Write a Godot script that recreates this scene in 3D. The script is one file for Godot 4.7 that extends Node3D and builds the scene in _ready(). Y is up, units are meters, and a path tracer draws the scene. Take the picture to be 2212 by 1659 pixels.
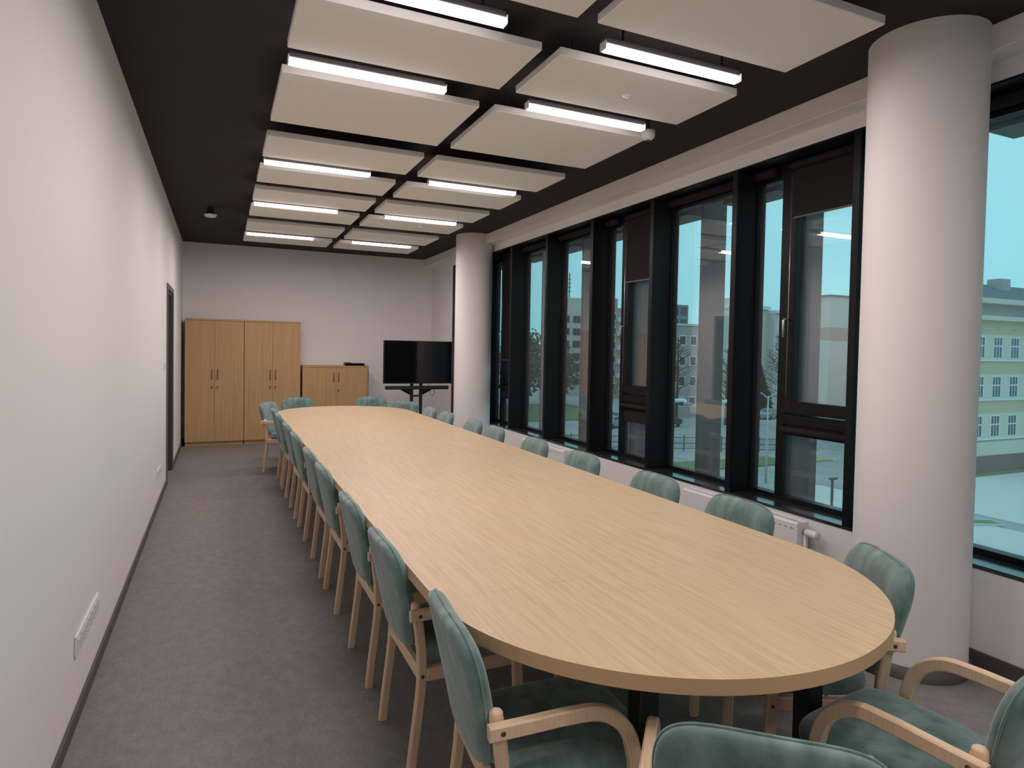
extends Node3D

# ---------------------------------------------------------------- helpers
var M := {}
var taken := {}

func numbered(n: String) -> String:
	var k: int = taken.get(n, 0)
	taken[n] = k + 1
	return n if k == 0 else "%s_%03d" % [n, k]

func begin(smooth := -1) -> SurfaceTool:
	var st := SurfaceTool.new()
	st.begin(Mesh.PRIMITIVE_TRIANGLES)
	st.set_smooth_group(smooth)
	return st

func tri(st: SurfaceTool, a: Vector3, b: Vector3, c: Vector3, out: Vector3) -> void:
	if (b - a).cross(c - a).dot(out) > 0.0:
		st.add_vertex(a); st.add_vertex(c); st.add_vertex(b)
	else:
		st.add_vertex(a); st.add_vertex(b); st.add_vertex(c)

func quad(st: SurfaceTool, a: Vector3, b: Vector3, c: Vector3, d: Vector3, out: Vector3) -> void:
	tri(st, a, b, c, out)
	tri(st, a, c, d, out)

# a box with chamfered edges
func cbox(st: SurfaceTool, c: Vector3, s: Vector3, bev := 0.0, bs := Basis()) -> void:
	var h := s / 2.0
	var b := minf(bev, minf(h.x, minf(h.y, h.z)) * 0.9)
	for ax in 3:
		for sg in [-1.0, 1.0]:
			var n := Vector3.ZERO
			n[ax] = sg
			var u := (ax + 1) % 3
			var v := (ax + 2) % 3
			var q := []
			for k in [[-1, -1], [1, -1], [1, 1], [-1, 1]]:
				var p := Vector3.ZERO
				p[ax] = sg * h[ax]
				p[u] = k[0] * (h[u] - b)
				p[v] = k[1] * (h[v] - b)
				q.append(c + bs * p)
			quad(st, q[0], q[1], q[2], q[3], bs * n)
	if b <= 0.0:
		return
	for ax in 3:
		var u := (ax + 1) % 3
		var v := (ax + 2) % 3
		for su in [-1.0, 1.0]:
			for sv in [-1.0, 1.0]:
				var p := []
				for k in [[-1, 0], [1, 0], [1, 1], [-1, 1]]:
					var w := Vector3.ZERO
					w[ax] = k[0] * (h[ax] - b)
					w[u] = su * (h[u] - (b if k[1] == 1 else 0.0))
					w[v] = sv * (h[v] - (0.0 if k[1] == 1 else b))
					p.append(c + bs * w)
				var n := Vector3.ZERO
				n[u] = su
				n[v] = sv
				quad(st, p[0], p[1], p[2], p[3], bs * n)
	for sx in [-1.0, 1.0]:
		for sy in [-1.0, 1.0]:
			for sz in [-1.0, 1.0]:
				var g := Vector3(sx, sy, sz)
				var a := Vector3(sx * h.x, sy * (h.y - b), sz * (h.z - b))
				var d := Vector3(sx * (h.x - b), sy * h.y, sz * (h.z - b))
				var e := Vector3(sx * (h.x - b), sy * (h.y - b), sz * h.z)
				tri(st, c + bs * a, c + bs * d, c + bs * e, bs * g)

# box between two corners
func span(st: SurfaceTool, a: Vector3, b: Vector3, bev := 0.0) -> void:
	cbox(st, (a + b) / 2.0, (b - a).abs(), bev)

# flat bar swept along a path in a plane whose normal is side; half widths a along side and b across
func bar(st: SurfaceTool, pts: Array, side: Vector3, a: float, b: float, ch := 0.004) -> void:
	var rings := []
	for i in pts.size():
		var t: Vector3 = (pts[mini(i + 1, pts.size() - 1)] - pts[maxi(i - 1, 0)]).normalized()
		var n := side.cross(t).normalized()
		var ring := []
		for k in [[a - ch, b], [a, b - ch], [a, -b + ch], [a - ch, -b], [-a + ch, -b], [-a, -b + ch], [-a, b - ch], [-a + ch, b]]:
			ring.append(pts[i] + side * k[0] + n * k[1])
		rings.append(ring)
	join(st, rings, pts)

func join(st: SurfaceTool, rings: Array, mids: Array) -> void:
	var m: int = rings[0].size()
	for i in rings.size() - 1:
		for k in m:
			var p: Vector3 = rings[i][k]
			var q: Vector3 = rings[i][(k + 1) % m]
			var r: Vector3 = rings[i + 1][(k + 1) % m]
			var s: Vector3 = rings[i + 1][k]
			quad(st, p, q, r, s, (p + q + r + s) / 4.0 - (mids[i] + mids[i + 1]) / 2.0)
	for e in [0, rings.size() - 1]:
		var other: int = 1 if e == 0 else rings.size() - 2
		var out: Vector3 = mids[e] - mids[other]
		for k in m:
			tri(st, mids[e], rings[e][k], rings[e][(k + 1) % m], out)

func tube(st: SurfaceTool, pts: Array, r: float, sides := 10, r_end := -1.0) -> void:
	var rings := []
	var n := Vector3.ZERO
	for i in pts.size():
		var t: Vector3 = (pts[mini(i + 1, pts.size() - 1)] - pts[maxi(i - 1, 0)]).normalized()
		if i == 0:
			n = t.cross(Vector3.UP if absf(t.y) < 0.9 else Vector3.RIGHT).normalized()
		n = (n - t * n.dot(t)).normalized()
		var b := t.cross(n)
		var rr := r if r_end < 0.0 else lerpf(r, r_end, float(i) / (pts.size() - 1))
		var ring := []
		for k in sides:
			var a := TAU * k / sides
			ring.append(pts[i] + (n * cos(a) + b * sin(a)) * rr)
		rings.append(ring)
	join(st, rings, pts)

# profile of [radius, height] turned round the y axis at c
func lathe(st: SurfaceTool, prof: Array, sides: int, c := Vector3.ZERO) -> void:
	for i in prof.size() - 1:
		for k in sides:
			var a := TAU * k / sides
			var b := TAU * (k + 1) / sides
			var da := Vector3(cos(a), 0, sin(a))
			var db := Vector3(cos(b), 0, sin(b))
			var p: Vector3 = c + da * prof[i][0] + Vector3.UP * prof[i][1]
			var q: Vector3 = c + db * prof[i][0] + Vector3.UP * prof[i][1]
			var r: Vector3 = c + db * prof[i + 1][0] + Vector3.UP * prof[i + 1][1]
			var s: Vector3 = c + da * prof[i + 1][0] + Vector3.UP * prof[i + 1][1]
			var out := Vector3(prof[i + 1][1] - prof[i][1], prof[i][0] - prof[i + 1][0], 0)
			var o: Vector3 = (da + db).normalized() * out.x + Vector3.UP * out.y
			if prof[i][0] > 0.00001:
				tri(st, p, q, r, o)
			if prof[i + 1][0] > 0.00001:
				tri(st, p, r, s, o)

# upright prism over an outline given in x and z
func prism(st: SurfaceTool, poly: PackedVector2Array, y0: float, y1: float, caps := true, sides := true) -> void:
	var mid := Vector2.ZERO
	for p in poly:
		mid += p / poly.size()
	if caps:
		var idx := Geometry2D.triangulate_polygon(poly)
		for i in range(0, idx.size(), 3):
			for y in [y0, y1]:
				var a := poly[idx[i]]
				var b := poly[idx[i + 1]]
				var c := poly[idx[i + 2]]
				tri(st, Vector3(a.x, y, a.y), Vector3(b.x, y, b.y), Vector3(c.x, y, c.y), Vector3.UP if y == y1 else Vector3.DOWN)
	if sides:
		for i in poly.size():
			var a := poly[i]
			var b := poly[(i + 1) % poly.size()]
			var o := (a + b) / 2.0 - mid
			quad(st, Vector3(a.x, y0, a.y), Vector3(b.x, y0, b.y), Vector3(b.x, y1, b.y), Vector3(a.x, y1, a.y), Vector3(o.x, 0, o.y))

func put(st: SurfaceTool, called: String, mat: Material, parent: Node = null) -> MeshInstance3D:
	st.generate_normals()
	var o := MeshInstance3D.new()
	o.mesh = st.commit()
	o.mesh.surface_set_material(0, mat)
	if parent == null:
		o.name = numbered(called)
		add_child(o)
	else:
		o.name = called
		parent.add_child(o, true)
	return o

# a simple bevelled box as one part
func pbox(called: String, mat: Material, parent: Node, a: Vector3, b: Vector3, bev := 0.0) -> MeshInstance3D:
	var st := begin()
	span(st, a, b, bev)
	return put(st, called, mat, parent)

func base(called: String, where := Vector3.ZERO, turn := 0.0) -> Node3D:
	var n := Node3D.new()
	n.name = numbered(called)
	add_child(n)
	n.position = where
	n.rotation.y = turn
	return n

func tag(o: Node, label: String, category: String, group := "") -> Node:
	o.set_meta("label", label)
	o.set_meta("category", category)
	if group != "":
		o.set_meta("group", group)
	return o

func struct(o: Node, label := "") -> Node:
	o.set_meta("kind", "structure")
	if label != "":
		o.set_meta("label", label)
	return o

func copy(o: Node3D, called: String, where: Vector3, turn := 0.0) -> Node3D:
	var c: Node3D = o.duplicate()
	c.name = numbered(called)
	add_child(c)
	c.position = where
	c.rotation.y = turn
	return c

# ---------------------------------------------------------------- materials
func mat(called: String, lin: Color, rough := 0.7, metal := 0.0, spec := 0.5) -> StandardMaterial3D:
	var m := StandardMaterial3D.new()
	m.resource_name = called
	m.albedo_color = lin.linear_to_srgb()
	m.roughness = rough
	m.metallic = metal
	m.metallic_specular = spec
	M[called] = m
	return m

# texture whose value wanders between two linear tones; stretch lengthens it along v
func grain(w: int, h: int, sd: int, lo: Color, hi: Color, fu: float, fv: float, fine: float) -> ImageTexture:
	var n1 := FastNoiseLite.new()
	n1.seed = sd
	n1.frequency = 1.0
	n1.fractal_octaves = 4
	var n2 := FastNoiseLite.new()
	n2.seed = sd + 7
	n2.frequency = 1.0
	n2.fractal_octaves = 2
	var im := Image.create(w, h, false, Image.FORMAT_RGB8)
	for y in h:
		for x in w:
			# wrapped across by a circle and along by blending the tile with its neighbour
			var au := TAU * x / w
			var v := float(y) / h
			var cu := cos(au) * fu
			var su := sin(au) * fu
			var k := clampf((v - 0.75) * 4.0, 0.0, 1.0)
			var a := n1.get_noise_3d(cu, su, v * fv)
			var b := n2.get_noise_3d(cu * 5.0, su * 5.0, v * fv * 3.0)
			if k > 0.0:
				a = lerpf(a, n1.get_noise_3d(cu, su, (v - 1.0) * fv), k)
				b = lerpf(b, n2.get_noise_3d(cu * 5.0, su * 5.0, (v - 1.0) * fv * 3.0), k)
			var t := clampf(0.5 + a * 0.85 + b * fine, 0.0, 1.0)
			im.set_pixel(x, y, lo.lerp(hi, t).linear_to_srgb())
	return ImageTexture.create_from_image(im)

func textured(called: String, tex: Texture2D, scale: Vector3, rough := 0.6, world := false, spec := 0.5) -> StandardMaterial3D:
	var m := mat(called, Color(1, 1, 1), rough, 0.0, spec)
	m.albedo_texture = tex
	m.uv1_triplanar = true
	m.uv1_world_triplanar = world
	m.uv1_scale = scale
	return m

func make_materials() -> void:
	var oak := grain(512, 512, 3, Color(0.535, 0.395, 0.235), Color(0.655, 0.495, 0.305), 11.0, 3.0, 0.5)
	textured("oak_top", oak, Vector3(0.8, 0.8, 0.8), 0.42, true, 0.4)
	var oak2 := grain(512, 512, 11, Color(0.46, 0.28, 0.13), Color(0.54, 0.345, 0.175), 5.0, 2.0, 0.4)
	textured("oak_front", oak2, Vector3(0.9, 0.45, 0.9), 0.5, true, 0.4)
	mat("oak_edge", Color(0.56, 0.365, 0.195), 0.5)
	var beech := grain(256, 256, 21, Color(0.70, 0.50, 0.325), Color(0.80, 0.595, 0.405), 3.0, 2.0, 0.4)
	textured("beech", beech, Vector3(6, 2, 6), 0.42, false, 0.45)
	var velvet := grain(256, 256, 31, Color(0.072, 0.140, 0.128), Color(0.225, 0.325, 0.300), 1.2, 8.0, 0.16)
	var v := textured("velvet", velvet, Vector3(1.6, 1.1, 1.6), 0.85, false, 0.2)
	v.rim_enabled = true
	v.rim = 1.0
	v.rim_tint = 0.2
	var carpet := grain(512, 512, 41, Color(0.205, 0.190, 0.178), Color(0.245, 0.230, 0.215), 4.0, 20.0, 0.7)
	textured("carpet", carpet, Vector3(0.55, 0.55, 0.55), 0.92, true, 0.25)
	mat("paint", Color(0.81, 0.79, 0.77), 0.75, 0, 0.35)
	mat("paint_column", Color(0.81, 0.79, 0.77), 0.6, 0, 0.35)
	mat("ceiling_dark", Color(0.048, 0.041, 0.042), 0.85, 0, 0.25)
	mat("acoustic", Color(0.84, 0.815, 0.77), 0.9, 0, 0.2)
	mat("skirting", Color(0.09, 0.083, 0.075), 0.55)
	mat("frame_dark", Color(0.009, 0.009, 0.010), 0.38, 0.0, 0.3)
	mat("sill_dark", Color(0.02, 0.02, 0.021), 0.14, 0.0, 0.6)
	mat("blind", Color(0.026, 0.022, 0.023), 0.85, 0.0, 0.2)
	mat("blade", Color(0.02, 0.022, 0.026), 0.5)
	mat("door_grey", Color(0.06, 0.055, 0.055), 0.55)
	mat("frame_grey", Color(0.12, 0.11, 0.112), 0.5)
	mat("black_metal", Color(0.012, 0.012, 0.013), 0.45)
	mat("black_plastic", Color(0.010, 0.010, 0.011), 0.4)
	mat("screen_off", Color(0.004, 0.004, 0.005), 0.09, 0, 0.5)
	mat("handle_metal", Color(0.16, 0.12, 0.09), 0.4, 0.6)
	mat("steel", Color(0.6, 0.6, 0.6), 0.3, 0.9)
	mat("bolt", Color(0.10, 0.055, 0.03), 0.5)
	mat("white_plastic", Color(0.78, 0.77, 0.76), 0.35)
	mat("white_enamel", Color(0.80, 0.78, 0.77), 0.35)
	var g := mat("glass", Color(0.9, 0.95, 0.95), 0.0)
	g.transparency = BaseMaterial3D.TRANSPARENCY_ALPHA
	g.albedo_color.a = 0.02
	var l := mat("lamp_glow", Color(1.0, 0.95, 0.97), 0.5)
	l.emission_enabled = true
	l.emission = Color(1.0, 0.945, 0.955)
	l.emission_energy_multiplier = 8.5
	# outdoors
	var asphalt := grain(256, 256, 51, Color(0.30, 0.26, 0.25), Color(0.40, 0.355, 0.34), 3.0, 3.0, 0.4)
	textured("asphalt", asphalt, Vector3(0.03, 0.03, 0.03), 0.9, true)
	mat("paving", Color(0.62, 0.54, 0.51), 0.9)
	mat("kerb", Color(0.5, 0.5, 0.48), 0.9)
	var grass := grain(256, 256, 61, Color(0.10, 0.13, 0.055), Color(0.20, 0.20, 0.09), 3.0, 3.0, 0.5)
	textured("grass", grass, Vector3(0.1, 0.1, 0.1), 0.95, true)
	mat("straw_grass", Color(0.40, 0.36, 0.17), 0.95)
	mat("facade_cream", Color(0.64, 0.55, 0.46), 0.9)
	mat("facade_yellow", Color(0.56, 0.42, 0.26), 0.9)
	mat("facade_brown", Color(0.20, 0.10, 0.075), 0.9)
	mat("facade_pale", Color(0.62, 0.54, 0.50), 0.9)
	mat("facade_pink", Color(0.48, 0.28, 0.25), 0.9)
	mat("facade_grey", Color(0.40, 0.33, 0.32), 0.9)
	mat("facade_teal", Color(0.16, 0.24, 0.26), 0.5)
	mat("roof_slate", Color(0.075, 0.085, 0.10), 0.8)
	mat("white_trim", Color(0.72, 0.72, 0.70), 0.7)
	mat("far_pane", Color(0.05, 0.055, 0.06), 0.2)
	mat("needles", Color(0.018, 0.035, 0.022), 0.95)
	mat("hedge", Color(0.085, 0.095, 0.065), 0.95)
	mat("bark", Color(0.05, 0.042, 0.035), 0.95)
	mat("fence_green", Color(0.035, 0.05, 0.05), 0.6)
	mat("lamp_pole", Color(0.42, 0.43, 0.43), 0.5)
	mat("car_dark", Color(0.03, 0.033, 0.037), 0.25)
	mat("car_silver", Color(0.32, 0.33, 0.34), 0.3)
	mat("car_red", Color(0.25, 0.05, 0.04), 0.3)
	mat("car_blue", Color(0.07, 0.12, 0.14), 0.3)
	mat("tyre", Color(0.012, 0.012, 0.012), 0.9)
	var red := mat("signal_red", Color(0.6, 0.02, 0.05), 0.5)
	red.emission_enabled = true
	red.emission = Color(1.0, 0.08, 0.2)
	red.emission_energy_multiplier = 2.5

# ---------------------------------------------------------------- chair
func make_chair() -> Node3D:
	# origin on the floor midway between the back feet, the sitter looks along -z
	var t := base("armchair")
	var X := Vector3.RIGHT
	for s in [-1.0, 1.0]:
		var st := begin()
		var path := []
		for p in [[0.0, 0.0], [-0.010, 0.10], [-0.022, 0.20], [-0.033, 0.30], [-0.037, 0.37], [-0.034, 0.45], [-0.022, 0.54], [-0.012, 0.600]]:
			path.append(Vector3(s * 0.203, p[1], p[0]))
		bar(st, path, X, 0.0135, 0.0165, 0.005)
		st.set_smooth_group(2)
		var ball := []
		for k in 6:
			var a := PI / 2 * k / 5.0
			ball.append([0.0175 * cos(a), 0.612 + 0.010 * sin(a)])
		ball.push_front([0.0175, 0.592])
		lathe(st, ball, 14, Vector3(s * 0.203, 0, -0.011))
		var leg := put(st, "leg", M.beech, t)
		var sc := begin(1)
		tube(sc, [Vector3(s * 0.214, 0.362, -0.036), Vector3(s * 0.2175, 0.362, -0.036)], 0.0065, 10)
		put(sc, "bolt", M.bolt, leg)
		# bent arm that turns down into the front leg
		var arm := []
		arm.append(Vector3(s * 0.233, 0.583, 0.016))
		arm.append(Vector3(s * 0.233, 0.586, -0.08))
		arm.append(Vector3(s * 0.233, 0.590, -0.17))
		for k in 11:
			var a := deg_to_rad(78.0) * k / 10.0
			arm.append(Vector3(s * 0.233, 0.590 - 0.135 * (1.0 - cos(a)), -0.235 - 0.135 * sin(a)))
		var last: Vector3 = arm[-1]
		arm.append(last + Vector3(0, -0.035, -0.0075))
		st = begin()
		bar(st, arm, X, 0.0135, 0.0185, 0.004)
		var am := put(st, "armrest", M.beech, t)
		sc = begin(1)
		tube(sc, [Vector3(s * 0.244, 0.584, -0.016), Vector3(s * 0.2475, 0.584, -0.016)], 0.0065, 10)
		put(sc, "bolt", M.bolt, am)
		st = begin()
		var low: Vector3 = arm[-1]
		bar(st, [low, Vector3(low.x, 0.25, low.z - 0.012), Vector3(low.x, 0.0, low.z - 0.018)], X, 0.0135, 0.0175, 0.004)
		var fl := put(st, "leg", M.beech, t)
		sc = begin(1)
		tube(sc, [Vector3(s * 0.244, 0.372, low.z - 0.005), Vector3(s * 0.2475, 0.372, low.z - 0.005)], 0.006, 10)
		put(sc, "bolt", M.bolt, fl)
		st = begin()
		span(st, Vector3(s * 0.190, 0.342, -0.05), Vector3(s * 0.2185, 0.388, -0.405), 0.004)
		put(st, "side_rail", M.beech, t)
	var st2 := begin()
	span(st2, Vector3(-0.189, 0.340, -0.050), Vector3(0.189, 0.385, -0.024), 0.004)
	put(st2, "back_rail", M.beech, t)
	st2 = begin()
	span(st2, Vector3(-0.189, 0.342, -0.40), Vector3(0.189, 0.388, -0.376), 0.004)
	put(st2, "front_rail", M.beech, t)
	# seat cushion
	cushion(t, "seat", func(u: float, v: float, w: float) -> Vector3:
		# u across, v front to back, w through
		var half := lerpf(0.222, 0.195, (v + 1.0) / 2.0)
		return Vector3(u * half, 0.424 + w * 0.036 - 0.012 * u * u * 0.3, -0.262 + v * 0.215), 0.32)
	# back cushion: leans back, narrows downwards, hollow across
	var back := cushion(t, "backrest", func(u: float, v: float, w: float) -> Vector3:
		var k := (v + 1.0) / 2.0
		var half := lerpf(0.166, 0.210, smoothstep(0.0, 0.75, k))
		var lean := -0.022 + 0.060 * k + 0.018 * k * k
		var y := 0.425 + 0.375 * k
		return Vector3(u * half, y - w * 0.006, lean + 0.012 * (1.0 - u * u) - w * 0.031), 0.43)
	var rim := []
	for i in 61:
		var a := TAU * i / 60.0
		var e := edge_point(a, 0.43)
		var k := (e.y + 1.0) / 2.0
		var half := lerpf(0.166, 0.210, smoothstep(0.0, 0.75, k))
		rim.append(Vector3(e.x * half * 1.004, 0.425 + 0.375 * k + 0.002 * e.y, -0.022 + 0.060 * k + 0.018 * k * k + 0.012 * (1.0 - e.x * e.x)))
	var st3 := begin(1)
	tube(st3, rim, 0.0032, 6)
	put(st3, "piping", M.velvet, back)
	return t

# unit outline with round corners: radius rc of the half side
func edge_point(a: float, rc: float) -> Vector2:
	var n := lerpf(9.0, 2.4, clampf(rc * 1.6, 0.0, 1.0))
	var c := cos(a)
	var s := sin(a)
	return Vector2(signf(c) * pow(absf(c), 2.0 / n), signf(s) * pow(absf(s), 2.0 / n))

func cushion(parent: Node, called: String, f: Callable, rc: float) -> MeshInstance3D:
	var st := begin(1)
	var na := 44
	var prof := [[0.0, 1.0], [0.4, 1.0], [0.7, 0.985], [0.86, 0.93], [0.94, 0.80], [0.985, 0.55], [1.0, 0.2], [1.0, -0.2], [0.985, -0.55], [0.94, -0.80], [0.86, -0.93], [0.7, -0.985], [0.4, -1.0], [0.0, -1.0]]
	var mid: Vector3 = f.call(0.0, 0.0, 0.0)
	for i in prof.size() - 1:
		for k in na:
			var q := []
			for c in [[i, k], [i, k + 1], [i + 1, k + 1], [i + 1, k]]:
				var e := edge_point(TAU * c[1] / na + 0.0001, rc)
				q.append(f.call(e.x * prof[c[0]][0], e.y * prof[c[0]][0], prof[c[0]][1]))
			var m: Vector3 = (q[0] + q[1] + q[2] + q[3]) / 4.0
			var e2 := edge_point(TAU * (k + 0.5) / na, rc)
			var rr: float = (prof[i][0] + prof[i + 1][0]) / 2.0
			var ww: float = (prof[i][1] + prof[i + 1][1]) / 2.0
			var inner: Vector3 = f.call(e2.x * rr * 0.8, e2.y * rr * 0.8, ww * 0.5)
			var out := m - inner
			if i > 0:
				tri(st, q[0], q[1], q[2], out)
				if i < prof.size() - 2:
					tri(st, q[0], q[2], q[3], out)
			else:
				tri(st, q[0], q[2], q[3], out)
	return put(st, called, M.velvet, parent)

# ---------------------------------------------------------------- scene
const FRONT := 2.0      # wall behind the camera
const BACK := -10.75
const CEIL := 2.993
const WX := 3.83        # inner face of the window wall
const GX := 4.05        # glass
const SILL := 0.49
const HEAD := 2.785
const SOFFIT := 2.874

func _ready() -> void:
	# camera
	var cam := Camera3D.new()
	cam.name = "camera"
	add_child(cam)
	cam.position = Vector3(0.505, 1.48, 0.0)
	cam.basis = Basis.from_euler(Vector3(-0.027435, -0.425020, 0.018694), EULER_ORDER_YXZ)
	cam.projection = Camera3D.PROJECTION_FRUSTUM
	cam.near = 0.05
	cam.far = 1000.0
	cam.size = 2.0 * 0.05 * 829.5 / 1396.34
	cam.frustum_offset = Vector2(0, 0.05 * -35.26 / 1396.34)
	cam.current = true
	# sky and exposure
	var we := WorldEnvironment.new()
	we.name = "environment"
	var env := Environment.new()
	env.background_mode = Environment.BG_SKY
	var sky := Sky.new()
	var sm := ProceduralSkyMaterial.new()
	sm.sky_top_color = Color(0.48, 1.0, 1.15).linear_to_srgb()
	sm.sky_horizon_color = Color(0.29, 0.76, 0.86).linear_to_srgb()
	sm.sky_curve = 0.30
	sm.ground_bottom_color = Color(0.10, 0.20, 0.22).linear_to_srgb()
	sm.ground_horizon_color = Color(0.20, 0.50, 0.56).linear_to_srgb()
	sky.sky_material = sm
	env.sky = sky
	env.tonemap_mode = Environment.TONE_MAPPER_LINEAR
	env.tonemap_exposure = 1.0
	env.sdfgi_enabled = true
	env.ssao_enabled = true
	env.ssil_enabled = true
	we.environment = env
	add_child(we)

	make_materials()
	room()
	windows()
	table()
	chairs()
	ceiling_things()
	back_wall_things()
	wall_things()
	outdoors()

# ---------------------------------------------------------------- room shell
func room() -> void:
	var st := begin()
	span(st, Vector3(-0.3, -0.15, BACK - 0.2), Vector3(4.12, 0.0, FRONT + 0.2))
	struct(put(st, "floor", M.carpet), "grey-brown needle felt carpet floor")
	st = begin()
	span(st, Vector3(-0.3, CEIL, BACK - 0.2), Vector3(4.12, CEIL + 0.15, FRONT + 0.2))
	struct(put(st, "ceiling", M.ceiling_dark), "dark painted ceiling above the panels")
	# left wall with the door opening
	var dz0 := -7.66
	var dz1 := -8.50
	st = begin()
	span(st, Vector3(-0.2, 0, dz0), Vector3(0, CEIL, FRONT))
	span(st, Vector3(-0.2, 0, BACK), Vector3(0, CEIL, dz1))
	span(st, Vector3(-0.2, 2.06, dz1), Vector3(0, CEIL, dz0))
	struct(put(st, "wall_left", M.paint), "long plain white wall on the left")
	st = begin()
	span(st, Vector3(-0.3, 0, BACK - 0.2), Vector3(4.12, CEIL, BACK))
	struct(put(st, "wall_back", M.paint), "white end wall behind the cupboards")
	st = begin()
	span(st, Vector3(-0.3, 0, FRONT), Vector3(4.12, CEIL, FRONT + 0.2))
	struct(put(st, "wall_front", M.paint))
	# window wall: parapet, and a solid end next to the back wall
	st = begin()
	span(st, Vector3(WX, 0, -9.66), Vector3(4.12, SILL - 0.02, FRONT))
	struct(put(st, "wall_right", M.paint), "white parapet below the windows")
	st = begin()
	span(st, Vector3(WX, HEAD, -9.66), Vector3(4.12, SOFFIT, FRONT))
	struct(put(st, "wall_lintel", M.paint), "white strip of wall above the windows")
	st = begin()
	span(st, Vector3(WX, 0, BACK), Vector3(4.12, SOFFIT, -9.66))
	struct(put(st, "wall_end", M.paint), "white stretch of wall between windows and end wall")
	st = begin()
	span(st, Vector3(3.685, SOFFIT, BACK), Vector3(4.12, CEIL, FRONT), 0.003)
	struct(put(st, "trim_1", M.paint), "white bulkhead along the top of the windows")
	# skirtings
	st = begin()
	span(st, Vector3(0, 0, dz0 + 0.05), Vector3(0.012, 0.06, FRONT), 0.002)
	span(st, Vector3(0, 0, BACK), Vector3(0.012, 0.06, dz1 - 0.05), 0.002)
	struct(put(st, "baseboard_left", M.skirting))
	st = begin()
	span(st, Vector3(WX - 0.012, 0, BACK), Vector3(WX, 0.08, FRONT), 0.002)
	struct(put(st, "baseboard_right", M.skirting))
	st = begin()
	span(st, Vector3(0.012, 0, BACK), Vector3(WX - 0.012, 0.06, BACK + 0.012), 0.002)
	struct(put(st, "baseboard_back", M.skirting))
	# door in its recess
	var d := base("door_1")
	struct(d, "dark grey door in its frame in the left wall")
	pbox("leaf", M.door_grey, d, Vector3(-0.16, 0.005, dz1 + 0.05), Vector3(-0.12, 2.01, dz0 - 0.05), 0.002)
	pbox("jamb", M.door_grey, d, Vector3(-0.18, 0, dz1), Vector3(-0.002, 2.06, dz1 + 0.04), 0.002)
	pbox("jamb", M.door_grey, d, Vector3(-0.18, 0, dz0 - 0.04), Vector3(-0.002, 2.06, dz0), 0.002)
	pbox("head", M.door_grey, d, Vector3(-0.18, 2.02, dz1 + 0.04), Vector3(-0.002, 2.06, dz0 - 0.04), 0.002)
	pbox("casing", M.frame_grey, d, Vector3(0.0, 0, dz1 - 0.05), Vector3(0.014, 2.11, dz1 + 0.01), 0.002)
	pbox("casing", M.frame_grey, d, Vector3(0.0, 0, dz0 - 0.01), Vector3(0.014, 2.11, dz0 + 0.05), 0.002)
	pbox("casing", M.frame_grey, d, Vector3(0.0, 2.05, dz1 + 0.01), Vector3(0.014, 2.11, dz0 - 0.01), 0.002)
	var hs := begin(1)
	tube(hs, [Vector3(-0.12, 1.03, dz0 - 0.11), Vector3(-0.07, 1.03, dz0 - 0.11), Vector3(-0.065, 1.03, dz0 - 0.12), Vector3(-0.065, 1.03, dz0 - 0.23)], 0.009, 8)
	put(hs, "handle", M.steel, d)
	# round columns
	var spots := [[Vector3(3.588, 0, -2.05), 0.25], [Vector3(3.60, 0, -8.13), 0.245]]
	for k in 2:
		var c := base("column", spots[k][0])
		var r: float = spots[k][1]
		var cs := begin(1)
		lathe(cs, [[r, 0.0], [r, CEIL]], 64)
		put(cs, "shaft", M.paint_column, c)
		cs = begin(1)
		lathe(cs, [[r + 0.010, 0.0], [r + 0.010, 0.06], [r, 0.061]], 64)
		put(cs, "plinth", M.skirting, c)
		tag(c, ["thick round white column in front of the windows, nearest the camera", "round white column beside the television at the far end"][k], "column")

# ---------------------------------------------------------------- windows
const STEP := 0.9667
func windows() -> void:
	# sill board
	var st := begin()
	span(st, Vector3(WX - 0.004, SILL - 0.02, -9.66), Vector3(4.10, SILL, FRONT), 0.002)
	var sill := put(st, "trim_2", M.sill_dark)
	struct(sill, "dark glossy window sill board")
	st = begin()
	span(st, Vector3(WX + 0.002, HEAD - 0.012, -9.66), Vector3(4.10, HEAD, FRONT), 0.002)
	struct(put(st, "trim_3", M.frame_dark), "dark lining at the head of the windows")
	var n := 1
	for k in range(-4, 7):
		var zn := -2.6 - STEP * k       # near mullion
		var zf := zn - STEP
		var w := base("window_%d" % n)
		n += 1
		struct(w)
		# deep mullion on the far side of this bay
		pbox("mullion", M.frame_dark, w, Vector3(WX, SILL, zf - (0.29 if k == 6 else 0.025)), Vector3(4.10, HEAD - 0.012, zf + 0.025), 0.003)
		if k == -4:
			pbox("mullion", M.frame_dark, w, Vector3(WX, SILL, zn - 0.025), Vector3(4.10, HEAD, zn + 0.025), 0.003)
		var a := zn - 0.025
		var b := zf + 0.025
		pbox("bottom_rail", M.frame_dark, w, Vector3(GX - 0.035, SILL, b), Vector3(GX + 0.04, SILL + 0.03, a), 0.002)
		if k in [0, 2, 5, -2]:
			opening_bay(w, a, b, {0: 2.40, 2: 2.14, 5: 1.35, -2: 2.5}[k])
		else:
			fixed(w, a, b, SILL + 0.03, 2.68)
			blind_box(w, a, b, 2.68)

func panes(w: Node, a: float, b: float, y0: float, y1: float) -> void:
	for x in [GX, GX + 0.02]:
		pbox("pane", M.glass, w, Vector3(x - 0.003, y0, b), Vector3(x + 0.003, y1, a))

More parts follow.
